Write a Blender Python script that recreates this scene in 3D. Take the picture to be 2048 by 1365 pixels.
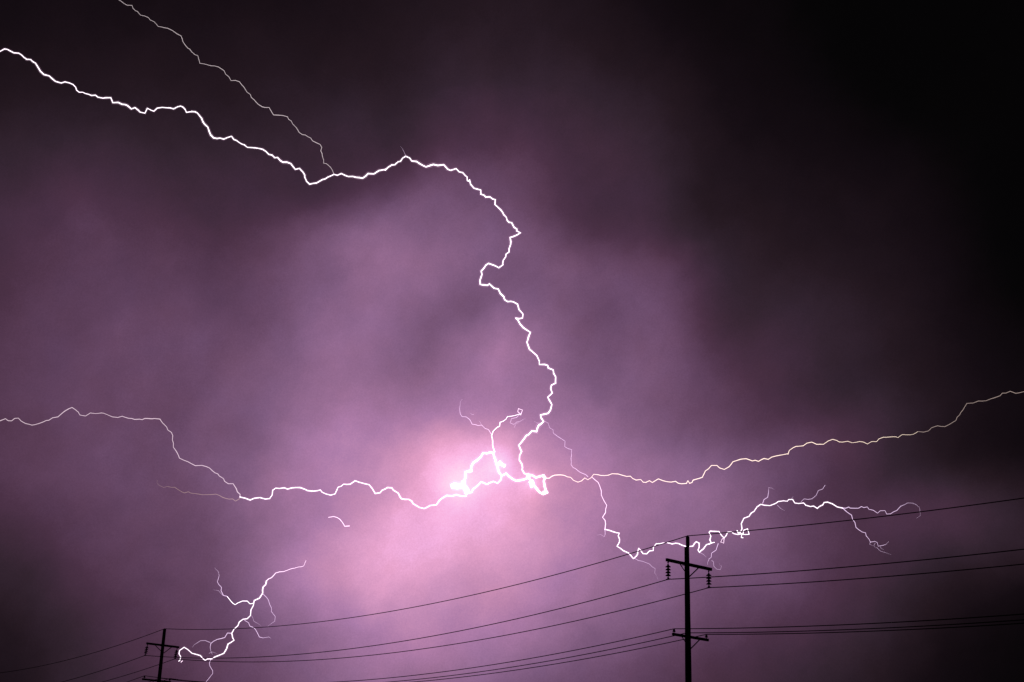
import bpy, bmesh, math, random
from mathutils import Vector, Matrix

random.seed(11)
scene = bpy.context.scene
for o in list(bpy.data.objects):
    bpy.data.objects.remove(o)
COL = scene.collection

# ------------------------------------------------------------------ camera
PITCH, ROLL = math.radians(19.5), math.radians(1.75)
CAM_POS = Vector((0.0, 0.0, 1.6))
LENS_PX, IMG_W, IMG_H = 2844.0, 2048.0, 1365.0
FWD = Vector((0, math.cos(PITCH), math.sin(PITCH)))
_r0, _u0 = Vector((1, 0, 0)), Vector((0, -math.sin(PITCH), math.cos(PITCH)))
RIGHT = math.cos(ROLL) * _r0 + math.sin(ROLL) * _u0
UP = -math.sin(ROLL) * _r0 + math.cos(ROLL) * _u0
cam_data = bpy.data.cameras.new("camera")
cam = bpy.data.objects.new("camera", cam_data)
COL.objects.link(cam)
cam_data.sensor_width = 36.0
cam_data.lens = 36.0 * LENS_PX / IMG_W
cam_data.clip_start, cam_data.clip_end = 0.1, 40000.0
M = Matrix((RIGHT, UP, -FWD)).transposed().to_4x4()
M.translation = CAM_POS
cam.matrix_world = M
scene.camera = cam

# ------------------------------------------------------------------ night sky, the lightning's glow painted into its colour
scene.view_settings.view_transform = 'Standard'
scene.view_settings.look = 'None'
scene.view_settings.exposure = 0.0
scene.view_settings.gamma = 1.0
scene.view_settings.use_curve_mapping = False
scene.cycles.use_denoising = False
scene.cycles.max_bounces = 4
scene.cycles.transparent_max_bounces = 32
scene.cycles.sample_clamp_indirect = 0.5
scene.cycles.filter_width = 1.5

world = bpy.data.worlds.new("World")
scene.world = world
world.use_nodes = True
nt = world.node_tree
nt.nodes.clear()
N, LK = nt.nodes.new, nt.links.new


def math_node(op, a, b=None, c=None):
    n = N('ShaderNodeMath')
    n.operation = op
    for i, v in enumerate((a, b, c)):
        if v is None:
            continue
        if isinstance(v, (int, float)):
            n.inputs[i].default_value = v
        else:
            LK(v, n.inputs[i])
    return n.outputs[0]


def vmath(op, a, b=None, c=None):
    n = N('ShaderNodeVectorMath')
    n.operation = op
    for i, v in enumerate((a, b, c)):
        if v is None:
            continue
        if isinstance(v, (tuple, list)):
            n.inputs[i].default_value = v
        else:
            LK(v, n.inputs[i])
    return n


def noise(vec, scale, detail, rough, lac=2.0):
    n = N('ShaderNodeTexNoise')
    n.inputs['Scale'].default_value = scale
    n.inputs['Detail'].default_value = detail
    n.inputs['Roughness'].default_value = rough
    n.inputs['Lacunarity'].default_value = lac
    LK(vec, n.inputs['Vector'])
    return n


# lightning glow on the clouds, painted into the sky: azimuth, elevation, half-widths (degrees), tilt, brightness
CLOUD_GLOW_PATCHES = [
    (-2.41, 14.56, 2.26, 1.23, 178.4, 0.43777), (-2.04, 12.06, 2.07, 3.17, 117.8, 0.25515),
    (-4.46, 9.64, 1.91, 1.44, 105.3, 0.19611), (-0.48, 10.66, 4.09, 2.59, 15.9, 0.18857),
    (-4.7, 11.49, 3.42, 1.17, 28.5, 0.17862), (-7.74, 12.64, 2.1, 4.35, 18.1, 0.1619),
    (1.27, 10.98, 3.15, 3.82, 102.2, 0.15986), (-0.26, 16.06, 2.13, 5.77, 170.9, 0.13827),
    (2.44, 15.68, 1.86, 5.14, 42.6, 0.1329), (-3.77, 22.06, 3.1, 1.27, 42.3, 0.12855),
    (-1.03, 3.89, 3.42, 5.14, 55.5, 0.0987), (6.06, 17.56, 1.56, 2.87, 65.1, 0.0985),
    (-7.06, 16.99, 1.39, 3.8, 20.2, 0.09763), (-4.58, 24.64, 2.11, 0.99, 29.3, 0.09379),
    (-4.51, 16.56, 1.37, 4.14, 128.5, 0.08866), (6.14, 19.86, 1.21, 1.41, 7.6, 0.08527),
    (8.55, 12.59, 1.46, 3.58, 58.0, 0.0814), (-5.95, 21.34, 2.83, 1.18, 98.9, 0.07714),
    (-7.6, 21.04, 1.59, 2.56, 58.3, 0.07284), (-6.23, 22.96, 2.52, 0.91, 176.6, 0.07263),
    (3.09, 22.62, 1.0, 3.02, 80.4, 0.07092), (-6.34, 5.75, 2.32, 3.47, 33.2, 0.06056),
    (9.69, 14.69, 1.04, 3.36, 102.0, 0.05592), (3.74, 8.33, 4.27, 1.7, 4.9, 0.05304),
    (1.2, 19.81, 4.32, 1.22, 25.2, 0.05111), (-13.85, 16.78, 3.22, 9.15, 68.8, 0.04855),
    (-12.36, 14.56, 3.44, 4.73, 67.8, 0.04677), (-16.19, 10.59, 2.08, 1.63, 114.1, 0.04598),
    (-4.7, 0.65, 3.8, 2.29, 74.0, 0.04361), (-12.67, 19.79, 5.76, 2.19, 154.1, 0.04169),
    (10.49, 13.3, 3.6, 1.41, 40.7, 0.03889), (10.49, 18.52, 2.32, 1.75, 24.7, 0.03704),
    (15.33, 11.46, 2.27, 1.62, 18.8, 0.03546), (-1.79, 26.99, 1.73, 2.33, 45.3, 0.0336),
    (-10.58, 5.58, 7.43, 1.89, 116.6, 0.03262), (-14.04, 7.97, 2.13, 4.7, 155.2, 0.02798),
    (-11.31, 2.82, 5.88, 2.47, 74.6, 0.02612), (9.36, 11.12, 1.89, 4.43, 43.8, 0.02506),
    (4.52, 5.02, 1.63, 3.83, 99.6, 0.02347), (-19.5, 13.49, 2.29, 5.51, 139.0, 0.02327),
    (5.2, 25.13, 1.44, 2.29, 0.9, 0.02209), (-18.6, 14.79, 3.05, 6.9, 80.0, 0.0198),
    (9.01, 3.67, 3.64, 2.66, 160.1, 0.01924), (15.18, 13.06, 1.07, 7.96, 75.5, 0.01923),
    (-17.99, 23.28, 1.06, 0.89, 174.5, 0.01642), (-9.99, 26.21, 5.6, 1.31, 17.8, 0.01615),
    (0.96, 29.38, 2.75, 6.99, 46.2, 0.01549), (13.08, 12.21, 6.95, 0.81, 7.4, 0.01528),
    (-21.77, 19.91, 6.69, 2.95, 60.1, 0.01324), (-24.76, 13.15, 2.22, 4.14, 57.7, 0.01112),
    (-19.66, 13.1, 6.07, 1.05, 10.0, 0.00831), (-14.34, 27.49, 1.75, 6.17, 114.5, 0.00792),
    (12.89, 21.39, 7.98, 2.08, 120.1, 0.0077), (-14.19, 24.09, 6.06, 1.52, 41.9, 0.00744),
    (-20.94, 6.65, 9.14, 1.59, 82.2, 0.00615), (-0.21, 37.3, 3.49, 2.26, 170.2, 0.00563),
    (-22.59, 30.97, 3.49, 6.6, 66.6, 0.00457), (16.68, 23.46, 2.33, 1.67, 109.2, 0.00415),
    (-24.84, 22.45, 0.75, 9.22, 86.9, 0.0028), (15.87, 19.6, 9.95, 1.86, 150.9, 0.00279),
    (-12.45, 30.78, 1.56, 9.58, 43.9, 0.00264), (-11.27, 32.65, 9.83, 1.19, 118.6, 0.00211),
    (13.6, 27.13, 6.61, 1.23, 111.2, 0.00159), (29.17, 25.03, 0.93, 0.71, 79.7, 0.00066),
]
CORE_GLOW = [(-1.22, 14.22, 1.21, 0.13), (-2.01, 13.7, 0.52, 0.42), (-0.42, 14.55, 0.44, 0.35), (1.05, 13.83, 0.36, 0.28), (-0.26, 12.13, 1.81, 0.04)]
tc = N('ShaderNodeTexCoord')
dirv = tc.outputs['Generated']
# billows: bend the patches' outlines with cloud noise
w1 = noise(dirv, 15.0, 7.0, 0.58)
off = vmath('SUBTRACT', w1.outputs['Color'], (0.5, 0.5, 0.5)).outputs[0]
offs = vmath("MULTIPLY", off, (0.028, 0.028, 0.028)).outputs[0]
wdir = vmath('ADD', dirv, offs).outputs[0]
total = None
for az, el, w, h, tilt, amp in CLOUD_GLOW_PATCHES:
    a, e = math.radians(az), math.radians(el)
    c = Vector((math.sin(a) * math.cos(e), math.cos(a) * math.cos(e), math.sin(e)))
    u = Vector((math.cos(a), -math.sin(a), 0))
    v = u.cross(c)
    t = math.radians(tilt)
    U1 = math.cos(t) * u + math.sin(t) * v
    V1 = U1.cross(c)
    rot = Matrix((U1, c, V1)).transposed().to_euler('XYZ')
    mp = N('ShaderNodeMapping')
    mp.vector_type = 'TEXTURE'
    mp.inputs['Location'].default_value = c
    mp.inputs['Rotation'].default_value = rot
    sw, sh = math.radians(w) * math.sqrt(2), math.radians(h) * math.sqrt(2)
    mp.inputs['Scale'].default_value = (sw, max(sw, sh), sh)
    LK(wdir, mp.inputs['Vector'])
    d2 = vmath('DOT_PRODUCT', mp.outputs[0], mp.outputs[0]).outputs['Value']
    ex = math_node('EXPONENT', math_node('MULTIPLY', d2, -1.0))
    total = math_node('MULTIPLY_ADD', ex, amp, 0.0012 if total is None else total)
# bloom painted into the sky around the overexposed knot
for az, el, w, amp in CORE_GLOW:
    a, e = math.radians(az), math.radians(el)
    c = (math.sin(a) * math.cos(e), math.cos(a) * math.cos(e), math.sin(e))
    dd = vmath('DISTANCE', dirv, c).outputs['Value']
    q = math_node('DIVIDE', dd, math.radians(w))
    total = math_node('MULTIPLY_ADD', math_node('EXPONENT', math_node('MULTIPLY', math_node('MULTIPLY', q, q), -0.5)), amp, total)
# soft cloud relief, several sizes
n1 = noise(wdir, 16.0, 8.0, 0.56).outputs['Fac']
wisp = N('ShaderNodeMapping')
wisp.vector_type = 'TEXTURE'
wisp.inputs['Rotation'].default_value = (0, math.radians(-42), 0)
wisp.inputs['Scale'].default_value = (1.0, 1.0, 0.72)
LK(wdir, wisp.inputs['Vector'])
n2 = noise(wisp.outputs[0], 34.0, 6.0, 0.58).outputs['Fac']
n3 = noise(dirv, 900.0, 2.0, 0.7).outputs['Fac']
f1 = math_node('EXPONENT', math_node('MULTIPLY', math_node('SUBTRACT', n1, 0.5), 0.62))
f2 = math_node('EXPONENT', math_node('MULTIPLY', math_node('SUBTRACT', n2, 0.5), 0.32))
f3 = math_node('EXPONENT', math_node('MULTIPLY', math_node('SUBTRACT', n3, 0.5), 0.30))
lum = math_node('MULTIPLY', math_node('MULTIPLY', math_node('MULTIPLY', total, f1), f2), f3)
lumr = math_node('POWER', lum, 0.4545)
LUM_TOP = (((340 / 255) + 0.055) / 1.055) ** (2.4 * 0.4545)
ramp = N('ShaderNodeValToRGB')
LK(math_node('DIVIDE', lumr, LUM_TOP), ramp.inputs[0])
STOPS = [(0, (0, 0, 0)), (6, (6, 5, 6)), (20, (20, 13, 18)), (35, (35, 24, 31)), (50, (50, 36, 47)), (75, (75, 50, 70)),
         (100, (100, 70, 97)), (125, (125, 91, 124)), (150, (150, 109, 146)), (172, (172, 124, 166)), (200, (200, 143, 181)),
         (230, (230, 164, 202)), (248, (247, 179, 222)), (262, (251, 192, 233)), (290, (255, 216, 242)), (340, (255, 243, 251))]


def lin(v):
    v /= 255.0
    return v / 12.92 if v < 0.04045 else ((v + 0.055) / 1.055) ** 2.4


el_ = ramp.color_ramp.elements
while len(el_) < len(STOPS):
    el_.new(0.5)
for i, (p, rgb) in enumerate(STOPS):
    el_[i].position = max(0.0, lin(p)) ** 0.4545 / (lin(340) ** 0.4545)
    el_[i].color = (lin(rgb[0]), lin(rgb[1]), lin(rgb[2]), 1)
# slow drift between violet and rose
n4 = noise(dirv, 22.0, 3.0, 0.6).outputs['Fac']
hue = N('ShaderNodeMix')
hue.data_type = 'RGBA'
hue.inputs[6].default_value = (1.10, 1.0, 0.93, 1)
hue.inputs[7].default_value = (0.92, 0.99, 1.10, 1)
LK(math_node('MULTIPLY_ADD', math_node('SUBTRACT', n4, 0.5), 0.7, 0.5), hue.inputs[0])
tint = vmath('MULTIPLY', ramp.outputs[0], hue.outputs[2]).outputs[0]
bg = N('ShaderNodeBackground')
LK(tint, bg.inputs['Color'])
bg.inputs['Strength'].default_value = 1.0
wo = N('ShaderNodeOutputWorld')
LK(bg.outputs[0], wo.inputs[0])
world.cycles.sampling_method = 'MANUAL'
world.cycles.sample_map_resolution = 256


# ------------------------------------------------------------------ helpers
def new_mat(name):
    m = bpy.data.materials.new(name)
    m.use_nodes = True
    m.node_tree.nodes.clear()
    return m


def surface_mat(name, c0, c1, scale, rough=0.8, metal=0.0, bump=0.3, stretch=(1, 1, 1)):
    m = new_mat(name)
    t = m.node_tree
    A, L = t.nodes.new, t.links.new
    co, mp, nz, rp, bs, bp, out = (A('ShaderNodeTexCoord'), A('ShaderNodeMapping'), A('ShaderNodeTexNoise'), A('ShaderNodeValToRGB'),
                                   A('ShaderNodeBsdfPrincipled'), A('ShaderNodeBump'), A('ShaderNodeOutputMaterial'))
    mp.inputs['Scale'].default_value = stretch
    L(co.outputs['Object'], mp.inputs['Vector'])
    L(mp.outputs[0], nz.inputs['Vector'])
    nz.inputs['Scale'].default_value = scale
    nz.inputs['Detail'].default_value = 6
    nz.inputs['Roughness'].default_value = 0.65
    rp.color_ramp.elements[0].position, rp.color_ramp.elements[1].position = 0.32, 0.7
    rp.color_ramp.elements[0].color, rp.color_ramp.elements[1].color = (*c0, 1), (*c1, 1)
    L(nz.outputs['Fac'], rp.inputs[0])
    L(rp.outputs[0], bs.inputs['Base Color'])
    bs.inputs['Roughness'].default_value = rough
    bs.inputs['Metallic'].default_value = metal
    bp.inputs['Strength'].default_value = bump
    bp.inputs['Distance'].default_value = 0.02
    L(nz.outputs['Fac'], bp.inputs['Height'])
    L(bp.outputs[0], bs.inputs['Normal'])
    L(bs.outputs[0], out.inputs[0])
    return m


def plasma_mat(name, col, strength):
    # glowing and see-through: channels of hot air, and the painted halo round them
    m = new_mat(name)
    t = m.node_tree
    A, L = t.nodes.new, t.links.new
    em, tr, ad, out = A('ShaderNodeEmission'), A('ShaderNodeBsdfTransparent'), A('ShaderNodeAddShader'), A('ShaderNodeOutputMaterial')
    em.inputs['Color'].default_value = (*col, 1)
    em.inputs['Strength'].default_value = strength
    L(em.outputs[0], ad.inputs[0])
    L(tr.outputs[0], ad.inputs[1])
    L(ad.outputs[0], out.inputs[0])
    m.cycles.emission_sampling = 'NONE'
    return m


WOOD = surface_mat("weathered_wood", (0.035, 0.026, 0.02), (0.075, 0.058, 0.045), 9, 0.92, 0, 0.5, (4, 4, 0.4))
STEEL = surface_mat("galvanised_steel", (0.06, 0.06, 0.065), (0.11, 0.11, 0.115), 25, 0.7, 0.6, 0.15)
CERAMIC = surface_mat("brown_glazed_porcelain", (0.03, 0.018, 0.014), (0.05, 0.03, 0.022), 12, 0.55, 0, 0.05)
CABLE = surface_mat("weathered_cable", (0.035, 0.035, 0.038), (0.06, 0.06, 0.062), 6, 0.75, 0.2, 0.1)
GRASS = surface_mat("dark_grass", (0.02, 0.03, 0.012), (0.05, 0.06, 0.025), 0.35, 0.95, 0, 0.6)


def empty(name, label=None, cat=None, loc=(0, 0, 0), group=None, rotz=0.0):
    o = bpy.data.objects.new(name, None)
    COL.objects.link(o)
    o.location = loc
    o.rotation_euler = (0, 0, rotz)
    o.empty_display_size = 0.3
    if label:
        o['label'] = label
    if cat:
        o['category'] = cat
    if group:
        o['group'] = group
    return o


def mesh_obj(name, bm, mat, parent=None, smooth=False):
    me = bpy.data.meshes.new(name)
    bmesh.ops.recalc_face_normals(bm, faces=bm.faces)
    bm.to_mesh(me)
    bm.free()
    if smooth:
        for p in me.polygons:
            p.use_smooth = True
    me.materials.append(mat)
    o = bpy.data.objects.new(name, me)
    COL.objects.link(o)
    if parent:
        o.parent = parent
    return o


def sweep(bm, pts, rad, sides=6):
    """closed tube along pts with a radius per point"""
    n = len(pts)
    prev = None
    ring0 = None
    x = None
    for i in range(n):
        a = pts[max(i - 1, 0)]
        b = pts[min(i + 1, n - 1)]
        t = (b - a)
        if t.length < 1e-9:
            t = Vector((0, 0, 1))
        t.normalize()
        if x is None:
            x = t.orthogonal().normalized()
        else:
            x = (x - t * x.dot(t))
            x = x.normalized() if x.length > 1e-5 else t.orthogonal().normalized()
        y = t.cross(x)
        ring = [bm.verts.new(pts[i] + rad[i] * (math.cos(2 * math.pi * k / sides) * x + math.sin(2 * math.pi * k / sides) * y)) for k in range(sides)]
        if prev:
            for k in range(sides):
                bm.faces.new((prev[k], prev[(k + 1) % sides], ring[(k + 1) % sides], ring[k]))
        else:
            ring0 = ring
        prev = ring
    bm.faces.new(ring0[::-1])
    bm.faces.new(prev)


def lathe(bm, prof, sides=16, off=Vector((0, 0, 0))):
    rings = []
    for r, z in prof:
        rings.append([bm.verts.new(off + Vector((r * math.cos(2 * math.pi * k / sides), r * math.sin(2 * math.pi * k / sides), z))) for k in range(sides)])
    for a, b in zip(rings, rings[1:]):
        for k in range(sides):
            bm.faces.new((a[k], a[(k + 1) % sides], b[(k + 1) % sides], b[k]))
    bm.faces.new(rings[0])
    bm.faces.new(rings[-1][::-1])


def bar(bm, p, q, w, h, up=Vector((0, 0, 1)), bev=0.012):
    """rectangular timber or strap from p to q, w across, h along up"""
    p, q = Vector(p), Vector(q)
    t = (q - p).normalized()
    s = t.cross(up).normalized()
    u = s.cross(t).normalized()
    b = min(bev, w * 0.3, h * 0.3)
    prof = [(-w / 2 + b, -h / 2), (w / 2 - b, -h / 2), (w / 2, -h / 2 + b), (w / 2, h / 2 - b), (w / 2 - b, h / 2), (-w / 2 + b, h / 2), (-w / 2, h / 2 - b), (-w / 2, -h / 2 + b)]
    A = [bm.verts.new(p + s * i + u * j) for i, j in prof]
    B = [bm.verts.new(q + s * i + u * j) for i, j in prof]
    for k in range(8):
        bm.faces.new((A[k], A[(k + 1) % 8], B[(k + 1) % 8], B[k]))
    bm.faces.new(A[::-1])
    bm.faces.new(B)


# ------------------------------------------------------------------ ground
def ground():
    bm = bmesh.new()
    R = 16000.0
    rings = [0, 8, 20, 40, 70, 110, 170, 300, 600, 1500, 4000, 9000, R]
    seg = 48
    rows = []
    for r in rings:
        if r == 0:
            rows.append([bm.verts.new((0, 0, 0))])
            continue
        rows.append([bm.verts.new((r * math.cos(2 * math.pi * k / seg), r * math.sin(2 * math.pi * k / seg), 0)) for k in range(seg)])
    for k in range(seg):
        bm.faces.new((rows[0][0], rows[1][k], rows[1][(k + 1) % seg]))
    for a, b in zip(rows[1:], rows[2:]):
        for k in range(seg):
            bm.faces.new((a[k], b[k], b[(k + 1) % seg], a[(k + 1) % seg]))
    o = mesh_obj("ground", bm, GRASS)
    o['kind'] = 'structure'


ground()

# ------------------------------------------------------------------ utility poles and their wires
LINE = Vector((0.6581, -0.7529, 0))          # towards the viewer's right
ARM = Vector((0.7529, 0.6581, 0))            # along the crossarms
ARM_ROT = math.atan2(ARM.y, ARM.x)
TOP = 16.56
POLE_FRONT = Vector((9.13, 71.0, 0))
POLE_FAR = Vector((-26.20, 111.5, 0))


def disc_mesh(bm, z, r, h):
    lathe(bm, [(0.03, z + h), (0.045, z + h * 0.72), (0.05, z + h * 0.55), (r * 0.72, z + h * 0.30), (r, z + h * 0.06), (r * 0.97, z), (r * 0.6, z + h * 0.07), (0.025, z + h * 0.05)], 18)


def make_pole(base, label, arm, low, ext=True, swing=0.0, string=0.88, lean=0.0):
    """arm = (height, left end, right end, left string, right string); low = (height, left end, right end, left pin, right pin, middle wire).
    Local x runs along the crossarm. Returns the points where the six wires are held."""
    root = empty("utility_pole", label, "utility pole", base, "utility poles carrying the wires", ARM_ROT)
    hold = {}
    # shaft
    bm = bmesh.new()
    zt = 16.0 if ext else TOP
    prof = [(0.215, -1.2)]
    nz = 26
    for i in range(nz + 1):
        z = zt * i / nz
        prof.append((0.212 + (0.123 - 0.212) * z / 16.0 + random.uniform(-0.0025, 0.0025), z))
    prof.append((prof[-1][0] - 0.02, zt + 0.012))
    lathe(bm, prof, 20)
    mesh_obj("pole_shaft", bm, WOOD, root, True)
    if ext:
        # slimmer pole-top piece bolted to one side, carrying the top wire
        bm = bmesh.new()
        lathe(bm, [(0.090, 16.016), (0.096, 16.10), (0.094, 16.5), (0.088, TOP - 0.02), (0.06, TOP)], 16, Vector((0.075, 0, 0)))
        mesh_obj("pole_extension", bm, WOOD, root, True)
    cap = bmesh.new()
    ex = 0.075 if ext else 0.0
    lathe(cap, [(0.035, TOP - 0.01), (0.045, TOP + 0.03), (0.02, TOP + 0.06)], 10, Vector((ex, 0, 0)))
    mesh_obj("wire_clamp", cap, STEEL, root)
    hold['top'] = Vector((ex, 0, TOP + 0.03))
    # upper crossarm, on the viewer's side of the shaft
    ah, xl, xr, sl, sr = arm
    yf = -0.17
    bm = bmesh.new()
    bar(bm, (xl, yf, ah), (xr, yf, ah), 0.11, 0.15)
    ca = mesh_obj("crossarm", bm, WOOD, root)
    for s, dx, dz in ((-1, 0.76, 0.44), (1, 0.66, 0.56)):
        b = bmesh.new()
        bar(b, (s * dx, yf - 0.02, ah - 0.06), (s * 0.12, -0.055, ah - dz), 0.02, 0.06, Vector((0, 0.05, 1)))
        mesh_obj("brace", b, STEEL, ca)
    b = bmesh.new()
    lathe(b, [(0.03, -0.35), (0.035, -0.34), (0.012, -0.33), (0.012, 0.30), (0.035, 0.31), (0.03, 0.33)], 8)
    bo = mesh_obj("through_bolt", b, STEEL, ca)
    bo.location = (0, 0, ah)
    bo.rotation_euler = (math.pi / 2, 0, 0)
    for key, x in (('left', sl), ('right', sr)):
        sroot = empty("insulator_string", loc=(x, yf, ah - 0.075))
        sroot.parent = root
        sroot.rotation_euler = (0, swing, 0)
        n = 4
        gap = 0.13
        dstep = (string - 0.30) / n
        b = bmesh.new()
        lathe(b, [(0.018, 0.01), (0.018, -gap - 0.02)], 8)
        lathe(b, [(0.035, -0.02), (0.045, -0.05), (0.03, -0.08)], 8)
        mesh_obj("hanger", b, STEEL, sroot)
        for k in range(n):
            b = bmesh.new()
            disc_mesh(b, 0, 0.142, dstep + 0.012)
            d = mesh_obj("insulator_disc", b, CERAMIC, sroot, False)
            d.location = (0, 0, -gap - dstep * (k + 1))
        b = bmesh.new()
        zc = -gap - dstep * n
        lathe(b, [(0.02, zc + 0.02), (0.025, zc - 0.06), (0.05, zc - 0.08), (0.05, -string + 0.02), (0.03, -string - 0.02)], 8)
        bar(b, (0, -0.14, -string), (0, 0.14, -string), 0.05, 0.06)
        mesh_obj("suspension_clamp", b, STEEL, sroot)
        hold[key] = Vector((x - math.sin(swing) * string, yf, ah - 0.075 - math.cos(swing) * string))
    # lower crossarm
    lh, xl, xr, pl, pr, pm = low
    bm = bmesh.new()
    bar(bm, (xl, yf - 0.01, lh), (xr, yf - 0.01, lh), 0.10, 0.13)
    lo = mesh_obj("crossarm", bm, WOOD, root)
    for s, dx, dz in ((-1, 0.66, 0.36), (1, 0.66, 0.54)):
        b = bmesh.new()
        bar(b, (s * dx, yf - 0.02, lh - 0.05), (s * 0.135, -0.055, lh - dz), 0.02, 0.055, Vector((0, 0.05, 1)))
        mesh_obj("brace", b, STEEL, lo)
    for key, x in (('low_left', pl), ('low_right', pr)):
        b = bmesh.new()
        lathe(b, [(0.02, 0), (0.02, 0.05), (0.075, 0.055), (0.08, 0.085), (0.05, 0.10), (0.065, 0.125), (0.06, 0.15), (0.035, 0.165), (0.05, 0.19), (0.03, 0.21)], 14)
        p = mesh_obj("pin_insulator", b, CERAMIC, root)
        p.location = (x, yf - 0.01, lh + 0.062)
        hold[key] = Vector((x, yf - 0.01, lh + 0.062 + 0.205))
    # middle wire: post insulator behind the shaft
    b = bmesh.new()
    lathe(b, [(0.025, 0), (0.03, 0.04), (0.07, 0.05), (0.075, 0.08), (0.045, 0.10), (0.055, 0.13), (0.03, 0.16)], 12)
    p = mesh_obj("post_insulator", b, CERAMIC, root)
    p.location = (pm, 0.215, lh + 0.10)
    b = bmesh.new()
    bar(b, (0, 0.10, lh + 0.07), (pm, 0.225, lh + 0.07), 0.06, 0.06)
    mesh_obj("bracket", b, STEEL, root)
    hold['low_middle'] = Vector((pm, 0.215, lh + 0.26))
    W = Matrix.Translation(base) @ Matrix.Rotation(ARM_ROT, 4, 'Z')
    return {k: W @ v for k, v in hold.items()}


h_front = make_pole(POLE_FRONT, "nearer and taller black wooden pole at the right, with two crossarms and hanging disc insulators",
                    (15.09, -1.71, 1.66, -1.59, 1.45), (11.50, -1.31, 1.31, -1.21, 1.18, 0.16))
h_far = make_pole(POLE_FAR, "smaller distant black pole at the lower left edge, beside a crackling low bolt",
                  (15.30, -1.48, 1.30, -1.38, 1.16), (12.62, -1.50, 0.92, -1.34, 0.80, 0.16), False, 0.12, 0.84)
h_near = make_pole(POLE_FRONT + LINE * 54.0, "closest wooden pole, just outside the view to the right",
                   (15.12, -1.55, 1.55, -1.40, 1.40), (11.63, -1.25, 1.25, -1.10, 1.10, 0.16))
h_last = make_pole(POLE_FAR - LINE * 54.0, "last wooden pole of the line, outside the view to the left",
                   (15.12, -1.55, 1.55, -1.40, 1.40), (11.63, -1.25, 1.25, -1.10, 1.10, 0.16))

WIRES = [('top', "topmost overhead wire, running over the tips of both poles", 0.024, (1.4, 1.45, 1.02)),
         ('left', "overhead wire held by the left hanging insulators of the upper crossarms", 0.024, (1.4, 1.45, 1.02)),
         ('right', "overhead wire held by the right hanging insulators of the upper crossarms", 0.024, (1.4, 1.45, 1.02)),
         ('low_left', "uppermost of the three close wires on the lower crossarm, held by its left pin", 0.022, (1.3, 1.45, 1.18)),
         ('low_middle', "middle of the three close lower wires, passing right behind the pole shaft", 0.022, (1.3, 1.45, 1.18)),
         ('low_right', "lowest of the three close wires, held by the right pin of the lower crossarm", 0.022, (1.3, 1.45, 1.18))]
for key, label, r, sags in WIRES:
    pts = []
    ends = (h_last[key], h_far[key], h_front[key], h_near[key])
    for (a, b), sag in zip(zip(ends, ends[1:]), sags):
        n = 40
        for i in range(n + (1 if b is ends[-1] else 0)):
            t = i / n
            p = a.lerp(b, t)
            p.z -= 4 * sag * t * (1 - t)
            pts.append(p)
    bm = bmesh.new()
    sweep(bm, pts, [r] * len(pts), 8)
    o = mesh_obj("overhead_wire", bm, CABLE, None, True)
    o['label'], o['category'], o['group'] = label, "wire", "overhead wires strung between the poles"

# ------------------------------------------------------------------ lightning
PLASMA = {
    'white': plasma_mat("white_hot_channel", (1.0, 0.92, 0.98), 1.05),
    'core': plasma_mat("blinding_channel", (1.0, 0.94, 0.99), 1.3),
    'pink': plasma_mat("pink_channel", (1.0, 0.74, 0.92), 0.78),
    'rose': plasma_mat("pale_rose_channel", (1.0, 0.80, 0.88), 0.36),
    'violet': plasma_mat("violet_channel", (0.92, 0.68, 0.98), 0.52),
    'faint': plasma_mat("faint_violet_channel", (0.92, 0.68, 0.98), 0.26),
    'gold': plasma_mat("golden_channel", (1.0, 0.80, 0.62), 0.72),
    'ember': plasma_mat("faint_golden_channel", (1.0, 0.72, 0.50), 0.16),
    'dim_gold': plasma_mat("dim_golden_channel", (1.0, 0.76, 0.68), 0.22),
    'glow_halo': plasma_mat("pink_glow_halo", (1.0, 0.60, 0.88), 0.055),  # weak emission that paints bloom round the bolts
    'ash': plasma_mat("ash_coloured_channel", (1.0, 0.84, 0.88), 0.34),
}
RNG = random.Random(5)


def sight(x, y):
    return (FWD + RIGHT * ((x - IMG_W / 2) / LENS_PX) - UP * ((y - IMG_H / 2) / LENS_PX))


# surveyed outlines, each in the grid of the plate it was measured on: origin and step
PLATE = {'c1': (0, 0, 400 / 2022), 'c2': (380, 130, 400 / 2022), 'c3': (760, 270, 400 / 2022), 'c4': (860, 500, 400 / 2022), 'c5': (860, 760, 300 / 1638),
         'c6': (0, 780, 500 / 2048), 'c7': (460, 920, 500 / 2048), 'c8': (330, 1110, 310 / 1659), 'd1': (1060, 820, 350 / 1448), 'd2': (1350, 960, 250 / 1706),
         'd3': (1580, 950, 280 / 2048), 'd4': (1080, 830, 500 / 2048), 'd5': (1548, 750, 500 / 2048), 'd6': (880, 880, 240 / 2048), 'e6': (1000, 1050, 400 / 1733)}


def tr(*segs):
    out = []
    for plate, pts in segs:
        x0, y0, k = PLATE[plate]
        out += [(x0 + x * k, y0 + y * k) for x, y in pts]
    return out


def roughen(pts, amp=0.10, fine=6.0):
    """add the small kinks of a real discharge between the measured corners"""
    out = [pts[0]]
    for (x0, y0), (x1, y1) in zip(pts, pts[1:]):
        d = math.hypot(x1 - x0, y1 - y0)
        n = max(1, int(d / fine))
        nx, ny = (-(y1 - y0) / d, (x1 - x0) / d) if d > 0 else (0, 0)
        for i in range(1, n):
            t = (i + RNG.uniform(-0.25, 0.25)) / n
            o = RNG.gauss(0, amp * min(d, 14.0)) * (0.4 + 1.6 * RNG.random() ** 2)
            out.append((x0 + (x1 - x0) * t + nx * o, y0 + (y1 - y0) * t + ny * o))
        out.append((x1, y1))
    return out


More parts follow.
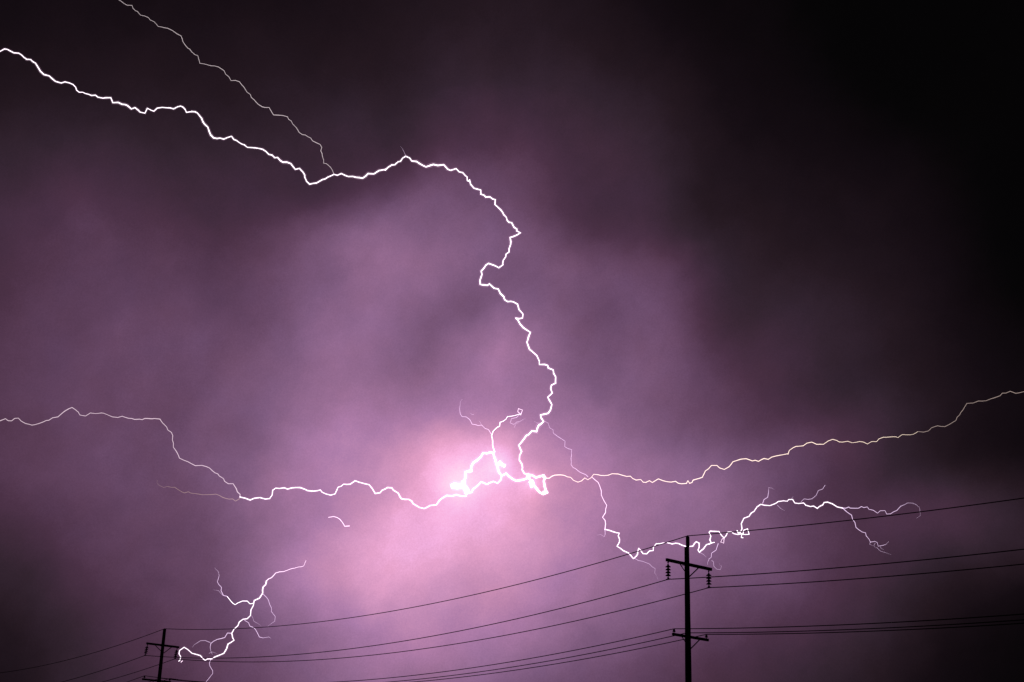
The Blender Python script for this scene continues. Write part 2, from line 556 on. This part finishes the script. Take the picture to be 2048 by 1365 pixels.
def channel(name, path, mat, dist, w0, w1, parent, amp=0.085, depth=0.05, tip=0.0, phase=None, glow_halo=0):
    """path -> 3-D channel hanging dist metres off, wandering in depth; w0, w1 = thickness at either end (units of 1/LENS_PX rad)"""
    pts = roughen(path, amp)
    n = len(pts)
    if mat in ('violet', 'faint') and not tip and w1 < w0:
        tip = 0.35                                   # dying branch: thins out to nothing
    ph = parent['_ph'] if phase is None else phase
    P, Rr = [], []
    for i, (x, y) in enumerate(pts):
        t = i / max(1, n - 1)
        wob = math.sin(x * 0.0061 + ph) * 0.6 + math.sin(y * 0.0093 + 1.7 * ph) * 0.4
        D = dist * (1 + depth * wob)
        P.append(CAM_POS + sight(x, y) * D - Vector(parent.location))
        w = (w0 + (w1 - w0) * t) * 0.54
        if tip:
            w *= min(1.0, (1 - t) / tip + 0.12)
        w *= 1 + RNG.uniform(-0.16, 0.16) + 0.22 * math.sin(x * 0.031 + y * 0.023 + 3 * ph) * math.sin(x * 0.013 - y * 0.041 + ph)
        Rr.append(max(0.08, w / 2) * D / LENS_PX)
    bm = bmesh.new()
    sweep(bm, P, Rr, 5)
    o = mesh_obj(name, bm, PLASMA[mat], parent, True)
    if glow_halo:  # wider faint tube added as painted bloom, not part of the discharge
        bm = bmesh.new()
        sweep(bm, P, [r * glow_halo for r in Rr], 8)
        mesh_obj("glow_halo", bm, PLASMA['glow_halo'], o, True)
    return o


def bolt(label, x, y, dist):
    ph = RNG.uniform(0, 6)
    e = empty("lightning_bolt", label, "lightning", CAM_POS + sight(x, y) * dist, "lightning bolts crossing the storm clouds")
    e['_ph'] = ph
    return e


# -- the great white bolt
A = bolt("thickest long white lightning bolt, curving from the upper left edge down to the bright centre", 810, 316, 2600)
pA = tr(('c1', [(-420, 640), (-260, 600), (-150, 545), (-60, 540), (0, 522), (45, 497), (75, 502), (140, 537), (190, 540), (240, 580), (330, 625), (380, 675), (410, 725),
                (445, 757), (497, 770), (560, 825), (620, 842), (655, 830), (740, 858), (765, 885), (775, 915), (800, 935), (835, 935), (925, 968), (965, 965),
                (990, 985), (1040, 995), (1120, 990), (1140, 1040), (1195, 1038), (1365, 1090), (1415, 1135), (1465, 1147), (1490, 1097), (1555, 1127),
                (1590, 1095), (1640, 1088), (1720, 1093), (1755, 1103), (1825, 1075), (1850, 1085), (1885, 1138), (1940, 1130)]),
        ('c2', [(15, 472), (75, 488), (120, 545), (130, 575), (180, 630), (210, 710), (240, 740), (340, 752), (420, 723), (470, 765), (520, 800), (550, 810), (580, 835),
                (620, 837), (735, 855), (770, 878), (795, 905), (885, 937), (915, 970), (940, 985), (1020, 1000), (1065, 1058), (1145, 1088), (1160, 1115),
                (1160, 1135), (1180, 1180), (1210, 1208), (1240, 1200), (1340, 1160), (1365, 1155), (1395, 1135), (1455, 1108), (1490, 1117), (1530, 1100),
                (1600, 1130), (1680, 1138), (1745, 1147), (1800, 1100), (1860, 1103), (1910, 1070), (1980, 1060)]),
        ('c3', [(50, 357), (120, 305), (150, 303), (185, 272), (205, 270), (230, 235), (260, 217), (320, 265), (370, 270), (430, 308), (465, 325), (540, 300),
                (585, 310), (645, 303), (685, 348), (715, 360), (770, 342), (800, 375), (835, 382), (865, 415), (880, 425), (882, 465), (898, 470), (905, 455), (915, 500),
                (950, 540), (980, 548), (1070, 630), (1110, 627), (1165, 655), (1162, 705), (1190, 730), (1240, 785), (1285, 865), (1305, 885), (1330, 888),
                (1355, 935), (1385, 955), (1380, 970), (1420, 992), (1380, 1015), (1315, 1037), (1322, 1080), (1305, 1150), (1305, 1185), (1275, 1205), (1270, 1235),
                (1245, 1270), (1240, 1310)]),
        ('c4', [(740, 150), (695, 182), (640, 155), (590, 138), (565, 155), (545, 185), (518, 215), (525, 250), (515, 280), (508, 350), (580, 360), (600, 345),
                (650, 390), (690, 397), (710, 440), (745, 475), (755, 505), (785, 525), (815, 522), (885, 550), (900, 605), (940, 650), (935, 690), (905, 697),
                (865, 692), (885, 705), (910, 750), (940, 785), (1015, 835), (990, 905), (980, 935), (1005, 1005), (1035, 1030), (1080, 1070), (1105, 1125),
                (1105, 1160), (1160, 1160), (1190, 1170), (1195, 1195), (1245, 1215), (1250, 1250), (1270, 1285), (1268, 1340)]),
        ('c5', [(1375, 35), (1325, 60), (1318, 100), (1335, 145), (1285, 190), (1330, 270), (1315, 330), (1205, 385), (1215, 420), (1240, 455), (1185, 500),
                (1165, 565), (1110, 560), (1050, 610), (970, 715), (1000, 785), (975, 875), (1010, 960)]),
        ('d6', [(1400, 510), (1440, 575), (1500, 592)]))
channel("main_channel", pA, 'white', 2600, 2.9, 4.8, A, glow_halo=3.3)
pA1 = tr(('c1', [(1000, -110), (1120, -50), (1200, 0), (1285, 55), (1335, 57), (1370, 110), (1390, 120), (1420, 155), (1500, 180), (1520, 205), (1600, 270), (1695, 288), (1750, 315),
                 (1790, 345), (1830, 365), (1870, 455), (1970, 555), (2000, 565)]),
         ('c2', [(100, -14), (175, 0), (250, 12), (330, 50), (345, 60), (360, 95), (415, 160), (460, 158), (500, 172), (545, 225), (575, 275), (610, 300), (620, 330), (690, 400),
                 (760, 432), (800, 432), (845, 507), (935, 512), (985, 525), (1040, 600), (1075, 635), (1105, 685), (1220, 740), (1315, 805), (1332, 835),
                 (1322, 870), (1340, 930), (1350, 995), (1380, 1000), (1420, 1035), (1455, 1105)]))
channel("branch", pA1, 'ash', 2600, 1.3, 2.2, A)['label'] = "long thin ash coloured side branch rising to the top edge"
channel("branch", tr(('c3', [(260, 212), (250, 190), (240, 165), (222, 135), (205, 118)])), 'faint', 2600, 1.6, 0.8, A, tip=0.6)

# -- knot of overexposed loops at the centre
B = bolt("blinding knot of white loops at the bright pink centre of the sky", 985, 950, 2500)
channel("main_channel", tr(('d6', [(1500, 600), (1480, 660), (1430, 680), (1300, 700), (1240, 670), (1180, 625), (1130, 575), (1055, 615), (1020, 570), (1000, 540), (985, 470),
                                   (960, 400), (950, 350), (930, 300), (905, 220), (740, 225), (690, 300), (630, 350), (570, 390), (535, 460), (530, 520), (440, 550),
                                   (435, 640), (405, 740), (425, 830), (450, 880)])), 'core', 2500, 6.2, 7.0, B, 0.05, glow_halo=3.0)
channel("loop", tr(('d6', [(1500, 595), (1570, 605), (1640, 645), (1775, 605), (1795, 640), (1770, 700), (1785, 790), (1830, 900), (1760, 930), (1690, 890), (1620, 800),
                           (1570, 740), (1545, 690), (1495, 620)])), 'core', 2500, 6.0, 6.0, B, 0.05, glow_halo=2.6)
channel("loop", tr(('d6', [(1052, 612), (1040, 680), (985, 740), (910, 710), (800, 760), (700, 720), (610, 810), (540, 895), (470, 900), (440, 955)])), 'core', 2500, 4.6, 5.2, B, 0.06, glow_halo=3.3)
for pts, w in (([(195, 800), (250, 775), (330, 785), (390, 800)], 10.0), ([(230, 790), (300, 815), (385, 770), (420, 830)], 9.0), ([(400, 700), (425, 800), (440, 900), (500, 880)], 8.0),
               ([(1000, 380), (1035, 410), (1070, 430), (1110, 450)], 7.5), ([(1545, 700), (1570, 740), (1590, 780), (1550, 790)], 8.5), ([(1760, 900), (1800, 890), (1835, 900)], 4.5),
               ([(500, 540), (540, 535), (530, 505)], 4.5), ([(1490, 600), (1530, 615), (1500, 660)], 5.5), ([(440, 880), (480, 850), (450, 820)], 7.0)):
    channel("flare", tr(('d6', pts)), 'core', 2500, w * 1.8, w * 1.4, B, 0.12, glow_halo=2.0)
channel("branch", tr(('c5', [(708, 790), (690, 740), (680, 640), (672, 610), (690, 560), (760, 505), (765, 465), (830, 430), (845, 403), (930, 390), (975, 375)])),
        'white', 2500, 4.0, 1.6, B)
channel("branch", tr(('c5', [(975, 378), (990, 385), (1010, 330), (965, 315), (958, 348), (992, 378)])), 'pink', 2500, 2.4, 2.2, B)
channel("branch", tr(('c5', [(970, 385), (945, 412), (890, 425), (875, 470), (915, 488), (950, 460), (1020, 430)])), 'violet', 2500, 1.5, 0.7, B, tip=0.4)
channel("branch", tr(('c5', [(672, 600), (640, 545), (600, 530), (565, 495), (525, 500), (460, 485), (435, 435), (395, 405), (350, 403), (330, 370), (322, 310), (330, 240),
                             (352, 210)])), 'violet', 2500, 2.0, 1.3, B, tip=0.4)

for pts, w0, w1 in (([(560, 492), (550, 465), (530, 445)], 1.4, 0.7), ([(480, 382), (455, 376), (438, 362)], 1.4, 0.9), ([(920, 520), (940, 480), (985, 455), (1045, 420)], 1.3, 0.6),
                    ([(1140, 455), (1165, 468), (1190, 478)], 1.0, 1.3)):
    channel("branch", tr(('c5', pts)), 'faint', 2500, w0, w1, B)

# -- long bolt to the left edge
C = bolt("thin pale bolt from the left edge to the bright centre, with one steep step down", 480, 996, 2800)
pC = tr(('c6', [(-400, 300), (-260, 250), (-120, 270), (0, 255), (45, 237), (95, 255), (120, 235), (150, 232), (175, 258), (210, 277), (260, 290), (350, 265), (430, 230), (475, 222),
                (530, 175), (590, 145), (620, 165), (655, 207), (700, 215), (740, 190), (780, 195), (830, 190), (880, 205), (920, 222), (965, 227), (1000, 217),
                (1050, 233), (1165, 245), (1185, 235), (1240, 238), (1310, 240), (1330, 270), (1365, 305), (1375, 330), (1405, 350), (1412, 410), (1420, 470),
                (1445, 505), (1470, 560), (1500, 575), (1540, 590), (1600, 622), (1690, 630), (1715, 640), (1760, 680), (1785, 690), (1840, 750), (1870, 770),
                (1910, 770), (1935, 810), (1965, 880)]))
pC2 = tr(('c7', [(80, 305), (125, 315), (165, 330), (200, 315), (245, 310), (290, 322), (325, 318), (345, 290), (350, 250), (375, 232), (470, 240), (510, 230), (575, 228),
                 (635, 253), (685, 257), (740, 247), (785, 280), (825, 290), (860, 280), (885, 225), (930, 200), (985, 200), (1025, 172), (1080, 190), (1140, 205),
                 (1165, 235), (1190, 277), (1230, 270), (1270, 240), (1325, 230), (1340, 250), (1380, 275), (1405, 320), (1465, 325), (1500, 360), (1550, 390),
                 (1590, 400), (1640, 375), (1690, 370), (1730, 320), (1800, 295), (1935, 297)]))
channel("main_channel", pC2, 'white', 2800, 2.6, 3.6, C, glow_halo=3.3)
channel("outer_channel", pC + pC2[:1], 'rose', 2800, 2.3, 2.6, C)
channel("branch", tr(('c6', [(1965, 890), (1930, 912), (1850, 890), (1770, 855), (1660, 860), (1590, 850), (1510, 845), (1430, 798), (1340, 800), (1285, 765), (1290, 740)])),
        'ember', 2800, 2.0, 1.5, C, tip=0.3)

# -- golden bolt to the right edge
D = bolt("thin golden bolt running from the bright centre to the right edge", 1500, 920, 2900)
pD = tr(('d4', [(20, 512), (45, 520), (75, 520), (120, 495), (200, 497), (250, 512), (275, 538), (340, 542), (420, 515), (440, 487), (500, 497), (560, 495), (590, 483), (640, 485),
                (680, 497), (740, 503), (760, 522), (825, 530), (845, 552), (920, 555), (970, 525), (1040, 548), (1110, 545), (1160, 565), (1200, 562),
                (1212, 540), (1225, 562), (1245, 555), (1255, 535), (1330, 512), (1355, 460), (1405, 415), (1450, 415), (1470, 435), (1510, 448), (1550, 425),
                (1580, 385), (1640, 365), (1690, 360), (1740, 378), (1790, 382), (1835, 358), (1870, 365), (1930, 338), (2025, 320)]))
pD2 = tr(('d5', [(115, 650), (125, 620), (180, 587), (240, 582), (270, 560), (310, 552), (350, 570), (405, 570), (445, 542), (510, 537), (560, 552), (605, 545), (640, 557),
                 (700, 547), (765, 567), (800, 547), (840, 548), (860, 525), (920, 512), (1000, 508), (1015, 515), (1050, 490), (1110, 492), (1180, 465), (1225, 470),
                 (1265, 460), (1290, 435), (1340, 418), (1400, 425), (1440, 405), (1490, 375), (1520, 330), (1580, 235), (1630, 232), (1675, 215), (1740, 212),
                 (1830, 180), (1900, 150), (1935, 135), (1980, 152), (2048, 138), (2200, 100), (2330, 110)]))
channel("main_channel", pD + pD2[:1], 'gold', 2900, 2.7, 2.6, D)
channel("outer_channel", pD2[:24], 'gold', 2900, 2.2, 1.1, D)
channel("fading_channel", pD2[23:], 'dim_gold', 2900, 1.8, 1.4, D)

# -- bolt falling past the pole and out to the right
E = bolt("zigzag bolt passing behind the taller pole's tip, forking at its right end", 1265, 1115, 3000)
channel("branch", tr(('d1', [(120, 95), (150, 110), (190, 165), (235, 225), (290, 260), (287, 305), (345, 330), (340, 455), (380, 490), (480, 555)])), 'violet', 3000, 0.9, 1.7, E)
pE = tr(('d1', [(515, 560), (575, 625), (590, 670), (590, 705), (610, 750), (635, 790), (625, 850), (600, 890), (625, 945), (620, 990)]))
channel("upper_channel", pE, 'pink', 3000, 1.7, 2.4, E)
pE2 = tr(('d1', [(620, 990), (685, 1008), (740, 1020), (740, 1095), (720, 1130), (770, 1165), (815, 1185), (855, 1232), (890, 1195), (900, 1145), (935, 1190), (965, 1192),
                 (1020, 1165), (1020, 1140), (1075, 1108), (1130, 1100), (1230, 1107), (1290, 1130)]),
         ('d2', [(195, 910), (245, 905), (265, 870), (290, 845), (330, 865), (330, 920), (315, 960), (330, 990), (390, 940), (430, 885), (470, 875), (492, 855),
                 (475, 820), (490, 770), (465, 715), (480, 700), (600, 705), (635, 760), (670, 795), (700, 760), (720, 712), (770, 710), (800, 735), (860, 748),
                 (885, 725), (915, 670), (905, 600), (940, 525), (1010, 500), (1040, 455), (1080, 430), (1120, 370), (1170, 335), (1220, 347), (1295, 353),
                 (1370, 325), (1410, 297), (1480, 287), (1535, 293), (1550, 270), (1605, 268), (1635, 317)]),
         ('d3', [(130, 420), (200, 412), (230, 445), (300, 465), (400, 492), (430, 465), (480, 440), (500, 405), (550, 400), (620, 425), (690, 470), (770, 487)]))
channel("main_channel", pE2, 'white', 3000, 2.6, 2.4, E, glow_halo=3.3)
for plate, pts, mat, w0, w1 in (
        ('d1', [(620, 990), (622, 1030), (615, 1052)], 'violet', 1.6, 0.8),
        ('e6', [(1165, 290), (1200, 310), (1270, 330), (1320, 365), (1345, 380), (1355, 440), (1370, 475)], 'faint', 1.8, 1.2),
        ('d2', [(470, 875), (505, 862), (540, 853)], 'white', 2.4, 2.0),
        ('d2', [(870, 745), (845, 690), (868, 712), (885, 735)], 'white', 2.6, 2.4),
        ('d2', [(880, 742), (930, 735), (935, 690), (990, 668), (1012, 745), (960, 747), (910, 745), (905, 790), (930, 792)], 'white', 2.6, 2.8),
        ('d2', [(670, 795), (665, 865), (625, 850), (640, 815), (660, 795)], 'pink', 2.0, 1.6),
        ('d2', [(590, 870), (560, 960), (500, 1000), (465, 1080), (445, 1130), (445, 1165)], 'violet', 2.2, 1.2),
        ('d2', [(500, 1100), (525, 1120), (530, 1180), (570, 1220), (620, 1225), (635, 1180), (600, 1145)], 'faint', 2.0, 1.3),
        ('d2', [(335, 990), (390, 1020), (430, 1060)], 'faint', 1.8, 0.9),
        ('d2', [(1195, 325), (1215, 270), (1265, 240), (1275, 180), (1280, 105)], 'violet', 2.2, 1.7),
        ('d2', [(1395, 345), (1440, 390), (1500, 425)], 'faint', 1.6, 1.5),
        ('d3', [(770, 487), (860, 472), (880, 488), (1000, 490), (1045, 465), (1080, 480), (1130, 470), (1155, 505), (1220, 520), (1280, 562), (1320, 527), (1390, 525),
                (1415, 575), (1470, 572), (1560, 525), (1620, 460), (1720, 412), (1795, 415), (1850, 440), (1890, 475), (1905, 540), (1905, 600), (1850, 635)], 'violet', 2.3, 1.1),
        ('d3', [(770, 487), (800, 515), (900, 590), (915, 650), (950, 700), (965, 770), (1000, 800), (1050, 835), (1105, 850), (1115, 895), (1155, 940), (1175, 985),
                (1165, 1015), (1210, 1040)], 'violet', 2.6, 1.9),
        ('d3', [(1175, 985), (1240, 975), (1275, 990), (1290, 1045), (1370, 1030), (1410, 1015), (1445, 975)], 'violet', 1.6, 1.0),
        ('d3', [(1265, 1060), (1320, 1115), (1400, 1140), (1480, 1170)], 'faint', 1.5, 0.6),
        ('d3', [(1320, 1045), (1335, 1080), (1375, 1095)], 'faint', 1.3, 0.7),
        ('d3', [(1245, 1000), (1225, 1040), (1260, 1075)], 'faint', 1.4, 0.9),
        ('d3', [(20, 350), (38, 330), (45, 312)], 'faint', 1.4, 0.8),
        ('d1', [(615, 1050), (585, 1032), (555, 1038)], 'faint', 1.2, 0.6),
        ('d2', [(1280, 108), (1320, 112), (1355, 135)], 'faint', 1.3, 0.6),
        ('d3', [(160, 395), (205, 352), (320, 352), (380, 305), (415, 230), (475, 210), (515, 150)], 'violet', 1.2, 1.2)):
    channel("branch", tr((plate, pts)), mat, 3000, w0, w1, E)

# -- branching bolt low on the left
G = bolt("low white bolt branching like a twig above the distant pole at the lower left", 505, 1205, 2400)
pG = tr(('c8', [(1085, 280), (1050, 345), (1045, 410), (1010, 465), (955, 490), (945, 545), (920, 590), (915, 650), (880, 685), (835, 690), (795, 720), (780, 760), (740, 795),
                (715, 840), (725, 890), (740, 915), (675, 955), (660, 1005), (630, 1055), (570, 1080), (500, 1115), (455, 1115), (430, 1130), (405, 1110), (380, 1080),
                (330, 1065), (290, 1055), (245, 1015), (205, 990), (155, 1025), (150, 1060), (168, 1090), (160, 1130), (145, 1140)]))
channel("main_channel", pG, 'white', 2400, 3.0, 2.2, G, glow_halo=3.3)
for pts, mat, w0, w1 in (
        ([(1085, 280), (1140, 245), (1185, 195), (1270, 180), (1350, 150), (1485, 120), (1510, 60)], 'pink', 2.5, 1.0),
        ([(170, 1150), (180, 1142), (190, 1132)], 'pink', 3.0, 2.0),
        ([(945, 520), (880, 495), (830, 495), (780, 515), (750, 535), (700, 490), (665, 445)], 'white', 2.7, 2.3),
        ([(665, 445), (625, 435), (600, 385), (560, 290), (580, 220), (570, 180), (530, 140)], 'violet', 2.6, 1.3),
        ([(620, 435), (590, 405), (575, 385), (520, 375)], 'faint', 1.5, 0.9),
        ([(1050, 420), (1105, 480), (1120, 530), (1140, 570), (1140, 610), (1180, 660), (1175, 710), (1100, 765)], 'violet', 1.6, 0.9),
        ([(925, 650), (950, 710), (1030, 765)], 'faint', 1.6, 0.9),
        ([(850, 700), (910, 765), (940, 775), (970, 800), (1010, 880), (1050, 890), (1110, 880), (1135, 895)], 'violet', 2.3, 1.5),
        ([(710, 840), (640, 885), (560, 905), (520, 925), (490, 950), (490, 1030), (510, 1070)], 'violet', 2.4, 1.2),
        ([(485, 940), (430, 918), (380, 920), (340, 945), (310, 965), (290, 995)], 'faint', 2.2, 1.2),
        ([(490, 1120), (480, 1190), (510, 1240), (480, 1310), (440, 1360), (400, 1430), (415, 1500)], 'violet', 1.5, 1.5),
        ([(470, 1055), (510, 1040), (560, 1060)], 'faint', 1.2, 0.8)):
    channel("branch", tr(('c8', pts)), mat, 2400, w0, w1, G)

# -- loose spark
S = bolt("short isolated pink spark floating below the left bolt", 678, 1042, 2300)
channel("main_channel", tr(('c7', [(805, 472), (850, 465), (900, 488), (940, 545), (980, 542)])), 'pink', 2300, 1.6, 2.4, S)
